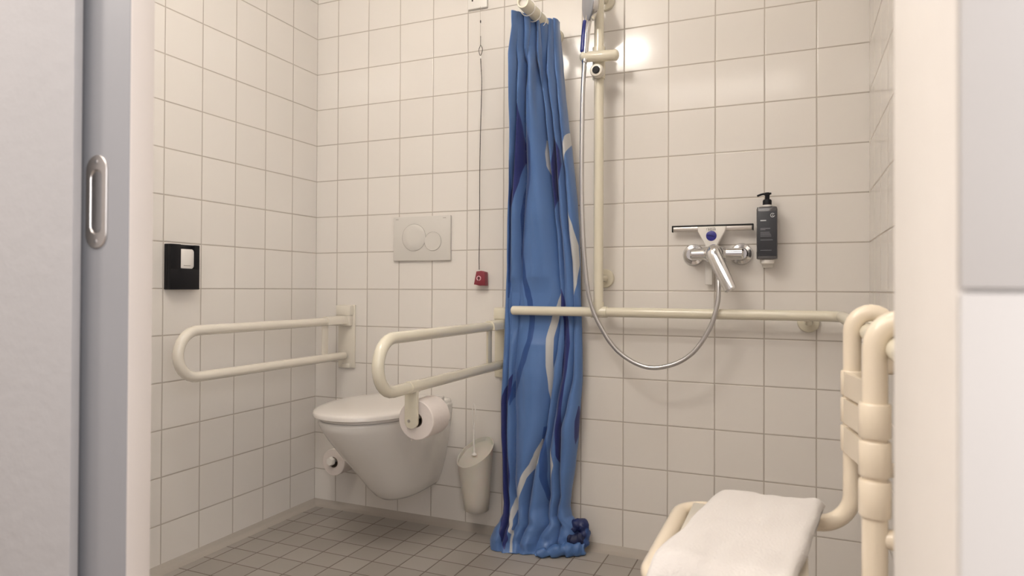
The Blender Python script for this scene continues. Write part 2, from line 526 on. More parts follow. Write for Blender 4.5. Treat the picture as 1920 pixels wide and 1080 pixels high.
hd = MB().prism([(-0.0255, -0.024), (-0.003, -0.0285), (0.0225, -0.0285), (0.0205, 0.0225), (0.004, 0.0275), (-0.0155, 0.0255)],
                (0.789, -0.008, 0.9535), (1, 0, 0), (0, 0, 1), 0.026, 0.003).build('red_handle', M['red'], pc)
em = MB()
ringp = [(0.785 + 0.0078 * math.cos(a), -0.0343, 0.9525 + 0.0078 * math.sin(a)) for a in [-PI / 2 + 0.25 + (2 * PI - 0.5) * j / 30 for j in range(31)]]
em.tube(ringp, 0.0018, 8)
em.build('ring_emblem', M['pink'], hd)
em = MB().box((0.7838, -0.0348, 0.9475), (0.7862, -0.0338, 0.9560)).box((0.7815, -0.0348, 0.9545), (0.7885, -0.0338, 0.9560))
em.lathe([(0.0016, 0), (0.0016, 0.001)], (0.785, -0.0338, 0.9580), (0, -1, 0), 10)
em.build('figure_emblem', M['cord'], hd)

# ------------------------------------------------------------------ fold-down grab rails
def fold_rail(x, label, mat):
    g = thing('grab_rail', label, 'grab rail', (x, 0, 0.582), 'fold-down grab rails beside the toilet')
    r = 0.0165
    zu, zl, yt = 0.779, 0.634, -0.862
    rad = (zu - zl) / 2
    path = [(x, -0.055, zu), (x, -0.3, zu), (x, yt + r + rad, zu)]
    for k in range(1, 16):
        a = PI / 2 + PI * k / 15
        path.append((x, yt + r + rad + rad * math.cos(a), (zu + zl) / 2 + rad * math.sin(a)))
    path += [(x, -0.3, zl), (x, -0.028, zl)]
    MB().tube(path, r, 24, round_ends=True).build('rail_loop', mat, g)
    MB().box((x - 0.0415, -0.010, 0.582), (x + 0.0415, -0.0005, 0.844), 0.003).build('wall_plate', mat, g)
    b = MB().box((x - 0.036, -0.034, 0.800), (x + 0.036, -0.008, 0.842), 0.004)
    b.build('hinge_cover', mat, g)
    b = MB()
    b.prism(arc(0, 0, 0.0215, 0, PI, 10) + [(-0.0215, -0.012), (0.0215, -0.012)], (x, -0.15, zu), (1, 0, 0), (0, 0, 1), -0.138, 0)
    b.box((x - 0.032, -0.030, zu - 0.022), (x + 0.032, -0.008, zu + 0.022), 0.004)
    b.build('hinge_arm', mat, g)
    MB().box((x - 0.0035, -0.166, zl + 0.004), (x + 0.0035, -0.132, zu - 0.008), 0.001).build('web', mat, g)
    MB().box((x - 0.020, -0.014, 0.582), (x + 0.020, -0.008, 0.600), 0.002).build('stop_lug', mat, g)
    return g
fold_rail(0.165, 'white fold-down grab rail left of the toilet, nearest the left wall', M['cream2'])
gr = fold_rail(0.882, 'white fold-down grab rail right of the toilet with paper roll holder', M['cream'])
hb = MB().prism(arc(0, -0.083, 0.020, PI, 2 * PI, 12) + [(0.020, 0.022), (-0.020, 0.022)], (0.876, -0.660, 0.617), (1, 0, 0), (0, 0, 1), 0.011, 0.002)
holder = hb.build('roll_holder_arm', M['cream'], gr)
MB().tube([(0.882, -0.645, 0.634), (0.882, -0.695, 0.634)], 0.0182, 24).build('clamp', M['cream'], holder)
MB().lathe([(0.0048, 0), (0.0048, 0.0008), (0.003, 0.0012)], (0.870, -0.6708, 0.536), (0, -1, 0), 16).build('screw', M['steel'], holder)
MB().tube([(0.882, -0.662, 0.5455), (0.882, -0.545, 0.5455)], 0.0080, 16, round_ends=True).build('spindle', M['cream'], holder)

def paper_roll(name, label, x, y0, y1, z, R, rc, flap=None):
    g = thing(name, label, 'toilet roll', (x, (y0 + y1) / 2, z - R), None)
    b = MB()
    L = y1 - y0
    ring = [(R - 0.002, 0), (R, 0.002), (R, L - 0.002), (R - 0.002, L), (rc + .001, L), (rc + .001, 0)]
    n = 48
    rings = []
    for rr_, h in ring:
        rings.append([Vector((x + rr_ * math.cos(2 * PI * j / n), y0 + h, z + rr_ * math.sin(2 * PI * j / n))) for j in range(n)])
    b.loft(rings, closed=True)
    if flap:
        a0, ln = flap
        b.box((x - 0.018, y0 + 0.003, z - R - ln), (x - 0.0165, y1 - 0.003, z - R + 0.012))
    b.build('paper', M['paper'], g)
    rings = [[Vector((x + q * math.cos(2 * PI * j / n), y0 + h, z + q * math.sin(2 * PI * j / n))) for j in range(n)]
             for q, h in ((rc, 0.001), (rc, L - .001), (rc - .002, L - .001), (rc - .002, 0.001))]
    MB().loft(rings, closed=True).build('core', M['card'], g)
    return g
paper_roll('toilet_roll', 'white toilet roll on the right grab rail, partly in front of toilet', 0.884, -0.655, -0.555, 0.537, 0.057, 0.020, (0, 0.004))
sh = thing('spare_roll_holder', 'white wall peg carrying the spare roll low on the back wall', 'roll holder', (0.182, 0, 0.20))
MB().lathe([(0.022, 0), (0.022, 0.004), (0.012, 0.007), (0.0095, 0.010), (0.0095, 0.118)], (0.180, -0.0005, 0.222), (0, -1, 0), 24).build('peg', M['plastic'], sh)
MB().lathe([(0.0165, 0), (0.0185, 0.003), (0.0185, 0.014), (0.015, 0.018)], (0.180, -0.1175, 0.222), (0, -1, 0), 6).build('end_cap', M['plastic'], sh)
paper_roll('spare_toilet_roll', 'spare toilet roll low on the wall behind left side of toilet', 0.184, -0.115, -0.012, 0.216, 0.053, 0.0205)

# ------------------------------------------------------------------ toilet
TX = 0.525
toilet = thing('toilet', 'white wall-hung toilet with closed lid between two fold-down grab rails', 'toilet', (TX, 0, 0.14))
def plan(z, yf, hw, hb, yb=-0.001, ym=None, n=56, e=2.2, x=TX):
    """D-shaped plan: round nose at yf, half width hw in the middle, hb at the wall"""
    L = yb - yf
    ym = yb - L * 0.42 if ym is None else ym
    out = []
    for k in range(n // 2 + 1):
        a = -PI / 2 + PI * k / (n // 2)
        cx_, cy_ = math.sin(a), math.cos(a)
        out.append((x + hw * math.copysign(abs(cx_) ** (2 / e), cx_), ym - (ym - yf) * abs(cy_) ** (2 / e), z))
    m_ = n // 4
    right = []
    for k in range(1, m_ + 1):
        s = k / m_
        hwid = hw + (hb - hw) * (s * s * (3 - 2 * s))
        right.append((x + hwid, ym + (yb - ym) * s, z))
    left = [(2 * x - q[0], q[1], z) for q in reversed(right)]
    return out + right + left
secs = [(0.146, -0.225, 0.045, 0.045), (0.150, -0.255, 0.064, 0.062), (0.165, -0.280, 0.082, 0.075), (0.20, -0.318, 0.100, 0.09),
        (0.25, -0.364, 0.118, 0.104), (0.30, -0.412, 0.134, 0.113), (0.35, -0.463, 0.150, 0.121), (0.40, -0.510, 0.165, 0.128),
        (0.44, -0.543, 0.174, 0.132), (0.465, -0.557, 0.178, 0.134), (0.473, -0.553, 0.175, 0.133), (0.475, -0.545, 0.170, 0.131)]
rings = []
for z, yf, hw, hb_ in secs:
    rings.append(plan(z, yf, hw, hb_))
bowl = MB().loft(rings)
bb = MB().box((TX - 0.133, -0.055, 0.40), (TX + 0.133, -0.001, 0.492), 0.012, 3)
bowl.bm.verts.ensure_lookup_table()
bowl_o = bowl.build('bowl', M['ceramic'], toilet, ang=1.0)
bb.build('rear_deck', M['ceramic'], bowl_o)
def slab(zs, yf, hw, yb, hb_, ym=None):
    rings = []
    for z, k, dz in zs:
        rings.append([((q[0] - TX) * k + TX, (q[1] - (yb + yf) / 2) * (1 - (1 - k) * 0.8) + (yb + yf) / 2, q[2]) for q in plan(z, yf, hw, hb_, yb, ym)])
    return MB().loft(rings)
slab([(0.4755, 0.90, 0), (0.4765, 0.915, 0), (0.484, 0.92, 0), (0.486, 0.91, 0)], -0.566, 0.184, -0.085, 0.135).build('seat_ring', M['lid'], toilet)
slab([(0.4875, 0.985, 0), (0.489, 1.0, 0), (0.499, 1.0, 0), (0.5035, 0.985, 0), (0.507, 0.94, 0), (0.511, 0.80, 0), (0.5135, 0.55, 0), (0.5145, 0.25, 0)],
     -0.572, 0.188, -0.065, 0.132).build('lid', M['lid'], toilet)
for s in (-1, 1):
    MB().tube([(TX + s * 0.075, -0.052, 0.496), (TX + s * 0.118, -0.052, 0.496)], 0.0095, 18, round_ends=True).build('hinge', M['lid'], toilet)

# ------------------------------------------------------------------ toilet brush
bh = thing('brush_holder', 'tall white tapered toilet brush holder with slanted rim on back wall', 'brush holder', (0.792, -0.07, 0.095))
cx_, cy_ = 0.792, -0.070
def brim(k, zoff=0.0, rs=1.0):
    """the slanted cut at the top: higher at the right/back"""
    pts = []
    for j in range(48):
        a = 2 * PI * j / 48
        x, y = math.cos(a), math.sin(a)
        zt = 0.306 + 0.019 * x + 0.042 * y
        pts.append(Vector((cx_ + 0.0675 * rs * k * x, cy_ + 0.0635 * rs * k * y, zt + zoff)))
    return pts
def low(r, z):
    return [Vector((cx_ + 0.006 + r * math.cos(2 * PI * j / 48), cy_ + r * math.sin(2 * PI * j / 48), z)) for j in range(48)]
def mixr(A, B, s):
    return [p_.lerp(q_, s) for p_, q_ in zip(A, B)]
bot = low(0.0455, 0.098)
top = brim(1.0)
rings = [low(0.040, 0.094), bot] + [mixr(bot, top, s) for s in (0.25, 0.5, 0.75, 0.95)] + [brim(1.03), brim(1.03, 0.004), brim(0.96, 0.004), brim(0.95, -0.012)]
hol = MB().loft(rings).build('cup', M['milky'], bh, ang=0.9)
MB().box((cx_ - 0.02, -0.012, 0.16), (cx_ + 0.03, -0.0005, 0.26), 0.003).build('wall_bracket', M['milky'], bh)
tb = thing('toilet_brush', 'white toilet brush with looped handle standing in the wall holder', 'toilet brush', (0.789, -0.07, 0.29))
MB().lathe([(0.0085, 0), (0.010, 0.004), (0.006, 0.009), (0.0045, 0.012)], (0.788, -0.072, 0.296), (0, 0, 1), 20).build('brush_collar', M['plastic'], tb)
MB().tube([(0.788, -0.072, 0.304), (0.786, -0.071, 0.35), (0.785, -0.07, 0.392)], [0.0042, 0.0036, 0.0042], 12).build('shaft', M['plastic'], tb)
lp = smooth_path([(0.785, -0.07, 0.390), (0.7815, -0.07, 0.42), (0.7795, -0.07, 0.455), (0.781, -0.07, 0.478), (0.785, -0.07, 0.487), (0.789, -0.07, 0.476),
                  (0.7915, -0.07, 0.452), (0.7895, -0.07, 0.42), (0.785, -0.07, 0.390)], 5)
MB().tube(lp, 0.0022, 10).build('handle_loop', M['plastic'], tb)

# ------------------------------------------------------------------ shower grab rail system
rail = thing('shower_rail', 'long cream wall grab rail with vertical shower pole', 'grab rail', (1.262, -0.08, 0.836))
RY, RZ, RR = -0.080, 0.836, 0.0165
rx = W + RY
MB().tube(fillet([(0.946, RY, RZ), (rx, RY, RZ), (rx, -1.45, RZ)], 0.05, 10), RR, 24, round_ends=True).build('horizontal_rail', M['cream'], rail)
pole = MB().tube([(1.260, RY, RZ + 0.012), (1.2585, RY, 1.96)], RR, 24).build('pole', M['cream'], rail)
MB().tube(fillet([(1.2585, RY, 1.955), (1.2585, RY, 1.995), (1.2585, -0.002, 1.995)], 0.03), RR * 0.98, 20).build('pole_return', M['cream'], rail)
t_ = MB().tube([(1.235, RY, RZ), (1.290, RY, RZ)], 0.0195, 24)
t_.tube([(1.260, RY, RZ), (1.260, RY, RZ + 0.034)], 0.0195, 24)
t_.build('tee_joint', M['cream'], rail)
def standoff(x, z, name='wall_flange', drop=0.0):
    b = MB().lathe([(0.033, 0.0), (0.033, 0.006), (0.030, 0.010), (0.0125, 0.012), (0.0115, 0.05)], (x, -0.0005, z - drop), (0, -1, 0), 32)
    b.tube([(x, -0.05, z - drop), (x, RY, z)], 0.0115, 16)
    return b.build(name, M['cream'], rail)
standoff(1.263, 0.952)
standoff(1.262, 1.930)
standoff(1.915, RZ, drop=0.022)
b = MB()
b.lathe([(0.033, 0.0), (0.033, 0.006), (0.030, 0.010), (0.0125, 0.012), (0.0125, -RY)], (W - 0.0005, -0.62, RZ), (-1, 0, 0), 32)
b.build('wall_flange', M['cream'], rail)

# slider with the hand-shower holder
sl = MB().tube([(1.2585, RY, 1.634), (1.2585, RY, 1.742)], 0.0215, 28)
sl.build('slider', M['cream'], pole)
cl = MB().tube([(1.212, -0.118, 1.706), (1.225, -0.112, 1.705), (1.262, -0.112, 1.702), (1.325, -0.112, 1.698)], [0.0165, 0.0175, 0.018, 0.0185], 28, round_ends=True)
cl.box((1.245, -0.105, 1.685), (1.276, -0.08, 1.722), 0.004)
cl.build('holder_arm', M['cream'], pole)
b = MB().lathe([(0.020, 0.0), (0.0225, 0.010), (0.0225, 0.028), (0.0195, 0.033), (0.012, 0.034)], (1.263, -0.098, 1.650), (0, -1, 0), 36).build('knob', M['cream2'], pole)
MB().lathe([(0.0128, 0.0), (0.0128, 0.003), (0.0115, 0.0045), (0.0, 0.005)], (1.263, -0.1312, 1.650), (0, -1, 0), 28).build('knob_cap', M['black'], pole)

# ------------------------------------------------------------------ hand shower and hose
hs = thing('hand_shower', 'chrome hand shower with blue grip held on the cream pole', 'hand shower', (1.215, -0.13, 1.70))
nf = Vector((-0.83, -0.55, -0.06)).normalized()
hc = Vector((1.236, -0.145, 1.874))
b = MB().lathe([(0.052, 0.0), (0.0585, 0.003), (0.060, 0.008), (0.058, 0.019), (0.044, 0.027), (0.014, 0.031)], hc, nf * -1, 48)
b.build('head', M['chrome'], hs)
MB().lathe([(0.0575, 0.0), (0.0565, 0.003), (0.050, 0.005), (0.02, 0.0055)], hc - nf * 0.002, nf, 48).build('spray_face', M['spray'], hs)
hp = smooth_path([(1.2400, -0.132, 1.836), (1.2330, -0.126, 1.815), (1.2275, -0.121, 1.785), (1.2235, -0.119, 1.740), (1.221, -0.119, 1.708), (1.2195, -0.119, 1.685)], 6)
MB().tube(hp, [0.0125 - 0.003 * k / (len(hp) - 1) for k in range(len(hp))], 20, round_ends=True).build('handle', M['chrome'], hs)
hp2 = [q + Vector((-0.0085, -0.0045, 0)) for q in hp[5:-9]]
MB().tube(hp2, 0.0088, 14, round_ends=True).build('grip_strip', M['bluegrip'], hs)
hose_pts = [(1.2195, -0.119, 1.69), (1.2155, -0.120, 1.62), (1.213, -0.120, 1.534), (1.211, -0.120, 1.353), (1.213, -0.121, 1.189), (1.222, -0.122, 1.026),
            (1.241, -0.122, 0.882), (1.279, -0.121, 0.789), (1.341, -0.120, 0.706), (1.429, -0.119, 0.661), (1.514, -0.118, 0.672),
            (1.581, -0.115, 0.716), (1.630, -0.112, 0.793), (1.652, -0.107, 0.869), (1.655, -0.098, 0.928), (1.654, -0.085, 0.962)]
hpth = smooth_path(hose_pts, 40)
hose = MB().tube(hpth, [0.0072 + (0.0005 if k % 2 else 0) for k in range(len(hpth))], 16)
tag(hose.build('shower_hose', M['steel'], loc=(1.43, -0.12, 0.66), ang=3), 'silver shower hose looping down from hand shower to the mixer tap', 'hose')

# ------------------------------------------------------------------ mixer tap
mx = thing('mixer_tap', 'chrome wall mixer tap with long lever below the squeegee', 'tap', (1.64, 0, 1.03))
for x in (1.566, 1.716):
    MB().lathe([(0.036, 0), (0.036, 0.004), (0.032, 0.011), (0.022, 0.014), (0.019, 0.02), (0.019, 0.042)], (x, -0.0005, 1.030), (0, -1, 0), 40).build('wall_rosette', M['chrome'], mx)
bdy = MB().tube([(1.562, -0.054, 1.029), (1.567, -0.054, 1.029), (1.606, -0.054, 1.029), (1.615, -0.054, 1.029), (1.665, -0.054, 1.029), (1.674, -0.054, 1.029), (1.722, -0.054, 1.029), (1.727, -0.054, 1.029)],
                [0.015, 0.0185, 0.0195, 0.025, 0.025, 0.0195, 0.0185, 0.015], 32)
bdy.build('body', M['chrome'], mx, ang=0.5)
MB().lathe([(0.020, 0), (0.020, 0.01), (0.013, 0.016), (0.010, 0.020), (0.010, 0.05)], (1.654, -0.066, 1.012), (0, 0, -1), 28).build('hose_outlet', M['chrome'], mx)
MB().lathe([(0.028, 0), (0.029, 0.02), (0.026, 0.030), (0.017, 0.037), (0.004, 0.040)], (1.640, -0.068, 1.030), (0, -1, 0), 36).build('cartridge_dome', M['chrome'], mx)
lv = smooth_path([(1.632, -0.092, 1.044), (1.638, -0.104, 1.030), (1.652, -0.114, 1.000), (1.668, -0.124, 0.967), (1.685, -0.134, 0.932), (1.695, -0.140, 0.911)], 6)
n_ = len(lv)
rings = []
for k, q in enumerate(lv):
    s = k / (n_ - 1)
    tg = (lv[min(k + 1, n_ - 1)] - lv[max(k - 1, 0)]).normalized()
    side = Vector((0.87, 0.0, 0.49)); side = (side - tg * side.dot(tg)).normalized()
    nn = tg.cross(side)
    wv = 0.0215 + 0.002 * math.sin(PI * min(1, s * 1.2)) - 0.003 * s
    th = 0.014 - 0.007 * s
    if k in (0, n_ - 1): wv *= 0.7; th *= 0.7
    rings.append([q + side * wv * math.cos(2 * PI * j / 24) + nn * th * math.sin(2 * PI * j / 24) for j in range(24)])
MB().loft(rings).build('lever', M['chrome'], mx)

# ------------------------------------------------------------------ squeegee
sq = thing('squeegee', 'white and chrome shower squeegee with blue disc hung above the tap', 'squeegee', (1.627, -0.03, 0.93))
MB().box((1.502, -0.036, 1.106), (1.751, -0.022, 1.1215), 0.003).build('blade_bar', M['satin'], sq)
rb = MB().box((1.4985, -0.037, 1.1212), (1.7545, -0.020, 1.1262), 0.001)
rb.box((1.4985, -0.037, 1.105), (1.5015, -0.020, 1.1225), 0.0008)
rb.box((1.7515, -0.037, 1.105), (1.7545, -0.020, 1.1225), 0.0008)
rb.build('rubber_lip', M['rubber'], sq)
body = MB().prism([(-0.0165, -0.037), (0.0135, -0.037), (0.0440, 0.019), (0.0455, 0.033), (-0.0435, 0.033), (-0.0435, 0.018)],
                  (1.6265, -0.022, 1.0875), (1, 0, 0), (0, 0, 1), 0.020, 0.0035, 3).build('body', M['plastic'], sq)
MB().box((1.6045, -0.0270, 0.930), (1.6275, -0.0185, 1.06), 0.003).build('handle', M['plastic'], sq)
MB().lathe([(0.0165, 0), (0.0165, 0.0012), (0.0145, 0.0020), (0.0, 0.0024)], (1.626, -0.0418, 1.0895), (0, -1, 0), 36).build('blue_disc', M['blue'], sq)
sw = smooth_path([(1.613, -0.0442, 1.0905), (1.620, -0.0445, 1.0905), (1.628, -0.0445, 1.089), (1.636, -0.0442, 1.0855)], 5)
MB().tube(sw, 0.0011, 6).build('disc_mark', M['dblue'], sq)
fc = bpy.data.curves.new('brand_print', 'FONT')
fc.body = 'aqua'
fc.size = 0.0135
fc.align_x = 'CENTER'
fc.extrude = 0.0003
fc.materials.append(M['greydark'])
ft = bpy.data.objects.new('text_source', fc)
COL.objects.link(ft)
fm = bpy.data.meshes.new_from_object(ft.evaluated_get(bpy.context.evaluated_depsgraph_get()))
bpy.data.objects.remove(ft)
fo = bpy.data.objects.new('brand_print', fm)
COL.objects.link(fo)
fo.parent = sq
fo.location = Vector((1.6275, -0.0423, 1.1075)) - Vector(sq.location)
fo.rotation_euler = (PI / 2, 0, 0)
MB().box((1.6125, -0.0424, 1.1155), (1.638, -0.0419, 1.1163)).box((1.611, -0.0424, 1.1075), (1.612, -0.0419, 1.1145)).build('print_frame', M['greydark'], sq)

# ------------------------------------------------------------------ soap bottle
bo = thing('soap_bottle', 'dark grey pump soap bottle on the wall right of the squeegee', 'soap bottle', (1.795, -0.045, 1.005))
BX, BY = 1.7955, -0.045
def rsec(hx, hy, z, r=0.006):
    return [(BX + x, BY + y, z) for x, y in rrect(-hx, -hy, hx, hy, min(r, hy * .9), 4)]
MB().loft([rsec(0.028, 0.024, 1.010), rsec(0.0305, 0.0265, 1.012), rsec(0.0305, 0.0265, 1.166), rsec(0.0285, 0.0245, 1.1735), rsec(0.021, 0.019, 1.176)]).build('body', M['bottle'], bo)
lab = MB().box((BX - 0.0275, BY - 0.0272, 1.020), (BX + 0.0285, BY - 0.0264, 1.160), 0.0004).build('label', M['label'], bo)
Yp = BY - 0.0276
for z, x0_, x1_, h in ((1.1045, -0.019, 0.010, .0022), (1.1010, -0.019, -0.004, .0016), (1.0930, -0.019, 0.008, .0016), (1.0890, -0.019, 0.010, .0016), (1.0850, -0.019, 0.012, .0016),
                       (1.0810, -0.019, 0.013, .0016), (1.0690, -0.019, 0.017, .0018), (1.0370, -0.019, 0.014, .0014)):
    MB().box((BX + x0_, Yp, z), (BX + x1_, Yp + 0.0003, z + h)).build('print_line', M['print'], lab)
MB().box((BX - 0.019, Yp, 1.1290), (BX - 0.002, Yp + 0.0003, 1.1322)).build('title_print', M['printw'], lab)
ic = MB().tube([(BX + 0.0165 + 0.0058 * math.cos(a), Yp, 1.1465 + 0.0058 * math.sin(a)) for a in [0.6 + 5.6 * j / 24 for j in range(25)]], 0.0009, 6)
ic.tube([(BX + 0.0185, Yp, 1.149), (BX + 0.0152, Yp, 1.1462), (BX + 0.0195, Yp, 1.1425)], 0.0008, 6)
ic.build('round_mark', M['printw'], lab)
MB().lathe([(0.0145, 0), (0.0145, 0.006)], (BX, BY, 1.1755), (0, 0, 1), 28).build('neck_ring', M['plastic'], bo)
pu = MB().lathe([(0.0135, 0), (0.0135, 0.014), (0.011, 0.018), (0.0068, 0.0185), (0.0068, 0.031), (0.0085, 0.0315), (0.0085, 0.0385), (0.006, 0.040)], (BX, BY, 1.181), (0, 0, 1), 28)
pu.tube(smooth_path([(BX + 0.012, BY, 1.2180), (BX, BY, 1.2165), (BX - 0.014, BY, 1.2165), (BX - 0.030, BY, 1.2115)], 5), 0.0032, 12)
pu.build('pump', M['black'], bo)
bk = thing('bottle_bracket', 'small white wall cup holding the soap bottle from below', 'bracket', (BX, 0, 0.99))
b = MB().lathe([(0.017, 0.0), (0.0205, 0.003), (0.0215, 0.0135)], (BX, BY, 0.9955), (0, 0, 1), 32)
b.box((BX - 0.012, BY, 0.9965), (BX + 0.012, -0.0005, 1.0085), 0.002)
b.build('cup', M['plastic'], bk)
MB().box((BX - 0.016, -0.014, 0.985), (BX + 0.016, -0.0005, 1.11), 0.003).build('back_plate', M['plastic'], bk)

# ------------------------------------------------------------------ shower curtain
# (height, left x, right x, left y, right y) of the hanging cloth
EDGE = [(1.87, 1.033, 1.114, -0.305, -0.07), (1.84, 1.033, 1.114, -0.305, -0.07), (1.8, 1.03, 1.116, -0.296, -0.069), (1.7, 1.004, 1.124, -0.273, -0.067), (1.6, 0.993, 1.132, -0.25, -0.065), (1.5, 0.979, 1.142, -0.215, -0.062), (1.4, 0.965, 1.154, -0.18, -0.058), (1.3, 0.949, 1.163, -0.145, -0.055), (1.2, 0.938, 1.172, -0.123, -0.051), (1.1, 0.928, 1.178, -0.1, -0.046), (1.0, 0.918, 1.183, -0.078, -0.042), (0.9, 0.91, 1.186, -0.071, -0.038), (0.835, 0.905, 1.188, -0.066, -0.036), (0.76, 0.904, 1.191, -0.069, -0.041), (0.7, 0.903, 1.193, -0.072, -0.045), (0.6, 0.902, 1.194, -0.078, -0.05), (0.5, 0.897, 1.187, -0.084, -0.055), (0.4, 0.903, 1.18, -0.09, -0.06), (0.3, 0.913, 1.171, -0.098, -0.06), (0.2, 0.917, 1.157, -0.106, -0.06), (0.15, 0.922, 1.152, -0.11, -0.06), (0.12, 0.924, 1.158, -0.123, -0.06), (0.09, 0.915, 1.189, -0.137, -0.06), (0.06, 0.897, 1.192, -0.15, -0.06), (0.03, 0.888, 1.192, -0.16, -0.06), (0, 0.899, 1.192, -0.17, -0.06)]
FOLD = [[(1.817, 0.119), (1.675, 0.176), (1.572, 0.153), (1.401, 0.109), (1.274, 0.072), (1.199, 0.053), (0.963, 0.05), (0.849, 0.055), (0.771, 0.078), (0.646, 0.079), (0.493, 0.087), (0.305, 0.077), (0.122, 0.104), (0.036, 0.17), (0.0, 0.144)], [(1.82, 0.216), (1.734, 0.237), (1.681, 0.308), (1.499, 0.236), (1.325, 0.248), (1.182, 0.224), (1.07, 0.193), (0.849, 0.197), (0.701, 0.163), (0.622, 0.143), (0.547, 0.159), (0.419, 0.183), (0.231, 0.163), (0.055, 0.247), (0.0, 0.259)], [(1.838, 0.468), (1.748, 0.487), (1.664, 0.556), (1.532, 0.621), (1.431, 0.625), (1.285, 0.673), (1.181, 0.69), (1.093, 0.708), (0.963, 0.722), (0.895, 0.74), (0.791, 0.725), (0.706, 0.693), (0.628, 0.648), (0.513, 0.632), (0.419, 0.603), (0.274, 0.467), (0.106, 0.381), (0.0, 0.367)], [(1.832, 0.756), (1.668, 0.665), (1.629, 0.684), (1.509, 0.732), (1.458, 0.73), (1.292, 0.73), (1.181, 0.736), (1.087, 0.766), (0.963, 0.779), (0.804, 0.792), (0.654, 0.766), (0.484, 0.7), (0.334, 0.641), (0.185, 0.696), (0.119, 0.665), (0.057, 0.565), (0.0, 0.541)], [(1.841, 0.881), (1.691, 0.853), (1.614, 0.866), (1.538, 0.856), (1.393, 0.851), (1.326, 0.869), (1.197, 0.862), (1.113, 0.867), (1.015, 0.906), (0.884, 0.911), (0.812, 0.913), (0.618, 0.892), (0.505, 0.839), (0.422, 0.78), (0.271, 0.796), (0.187, 0.851), (0.081, 0.769), (0.0, 0.768)]]
NAVY = [[(1.546, 0.178, 0.006), (1.468, 0.189, 0.032), (1.374, 0.191, 0.057), (1.29, 0.135, 0.052), (1.225, 0.083, 0.033), (1.182, 0.054, 0.004)], [(1.458, 0.739, 0.005), (1.398, 0.768, 0.049), (1.352, 0.761, 0.065), (1.276, 0.734, 0.043), (1.198, 0.693, 0.012), (1.181, 0.69, 0.0)], [(0.917, 0.748, 0.003), (0.883, 0.76, 0.017), (0.851, 0.772, 0.024), (0.8, 0.812, 0.03), (0.724, 0.819, 0.036), (0.645, 0.793, 0.032), (0.577, 0.772, 0.026), (0.489, 0.758, 0.026), (0.411, 0.754, 0.027), (0.333, 0.778, 0.025), (0.288, 0.81, 0.004)], [(0.61, 0.138, 0.0), (0.577, 0.114, 0.02), (0.547, 0.098, 0.033), (0.492, 0.059, 0.047), (0.413, 0.061, 0.034), (0.345, 0.059, 0.032), (0.249, 0.076, 0.046), (0.139, 0.051, 0.054), (0.088, 0.11, 0.044), (0.04, 0.19, 0.034), (0.012, 0.198, 0.006)], [(0.508, 0.987, 0.003), (0.452, 0.987, 0.023), (0.397, 0.981, 0.013), (0.368, 0.98, 0.0)]]
TEAL = [[(1.476, 0.277, 0.005), (1.417, 0.321, 0.05), (1.389, 0.318, 0.058), (1.3, 0.304, 0.044), (1.224, 0.255, 0.029), (1.173, 0.224, 0.02), (1.043, 0.208, 0.015), (0.963, 0.248, 0.032), (0.894, 0.313, 0.035), (0.869, 0.343, 0.031), (0.81, 0.382, 0.03), (0.735, 0.353, 0.033), (0.666, 0.283, 0.036), (0.59, 0.199, 0.036), (0.532, 0.15, 0.02), (0.494, 0.135, 0.003)], [(0.426, 0.582, 0.013), (0.351, 0.575, 0.035), (0.258, 0.6, 0.034), (0.184, 0.673, 0.016), (0.147, 0.693, 0.0)], [(1.363, 0.042, 0.009), (1.145, 0.055, 0.012), (0.955, 0.051, 0.018), (0.878, 0.05, 0.007)]]
WHITE = [[(1.434, 0.608, 0.005), (1.387, 0.612, 0.019), (1.345, 0.627, 0.018), (1.311, 0.653, 0.0)], [(1.472, 1.024, 0.006), (1.443, 0.981, 0.042), (1.42, 0.942, 0.046), (1.378, 0.879, 0.024), (1.345, 0.866, 0.0)], [(1.197, 0.877, 0.0), (1.135, 0.915, 0.023), (1.066, 0.952, 0.033), (0.998, 0.952, 0.035), (0.936, 0.937, 0.021), (0.889, 0.919, 0.0)], [(0.898, 0.734, 0.003), (0.868, 0.719, 0.017), (0.811, 0.67, 0.033), (0.737, 0.605, 0.036), (0.643, 0.601, 0.032), (0.564, 0.618, 0.019), (0.517, 0.625, 0.0)], [(0.385, 0.554, 0.003), (0.327, 0.497, 0.032), (0.303, 0.474, 0.044), (0.244, 0.339, 0.038), (0.158, 0.218, 0.033), (0.13, 0.178, 0.029), (0.103, 0.164, 0.022), (0.076, 0.196, 0.016), (0.056, 0.258, 0.015), (0.026, 0.265, 0.014), (0.001, 0.272, 0.017), (0.0, 0.215, 0.023), (0.0, 0.171, 0.006)], [(0.357, 0.653, 0.0), (0.297, 0.689, 0.033), (0.241, 0.696, 0.004)]]

def lerp_tab(tab, z, k):
    """tab sorted by falling height; column k at height z"""
    if z >= tab[0][0]: return tab[0][k]
    for i in range(len(tab) - 1):
        a, b_ = tab[i], tab[i + 1]
        if z >= b_[0]:
            s = (a[0] - z) / max(1e-6, a[0] - b_[0])
            s = s * s * (3 - 2 * s) * 0.4 + s * 0.6
            return a[k] + (b_[k] - a[k]) * s
    return tab[-1][k]

def stripe_field(tabs, z, s):
    best = -1.0
    for tb_ in tabs:
        if tb_[0][0] >= z >= tb_[-1][0]:
            best = max(best, lerp_tab(tb_, z, 2) * 1.2 - abs(s - lerp_tab(tb_, z, 1)))
    return best

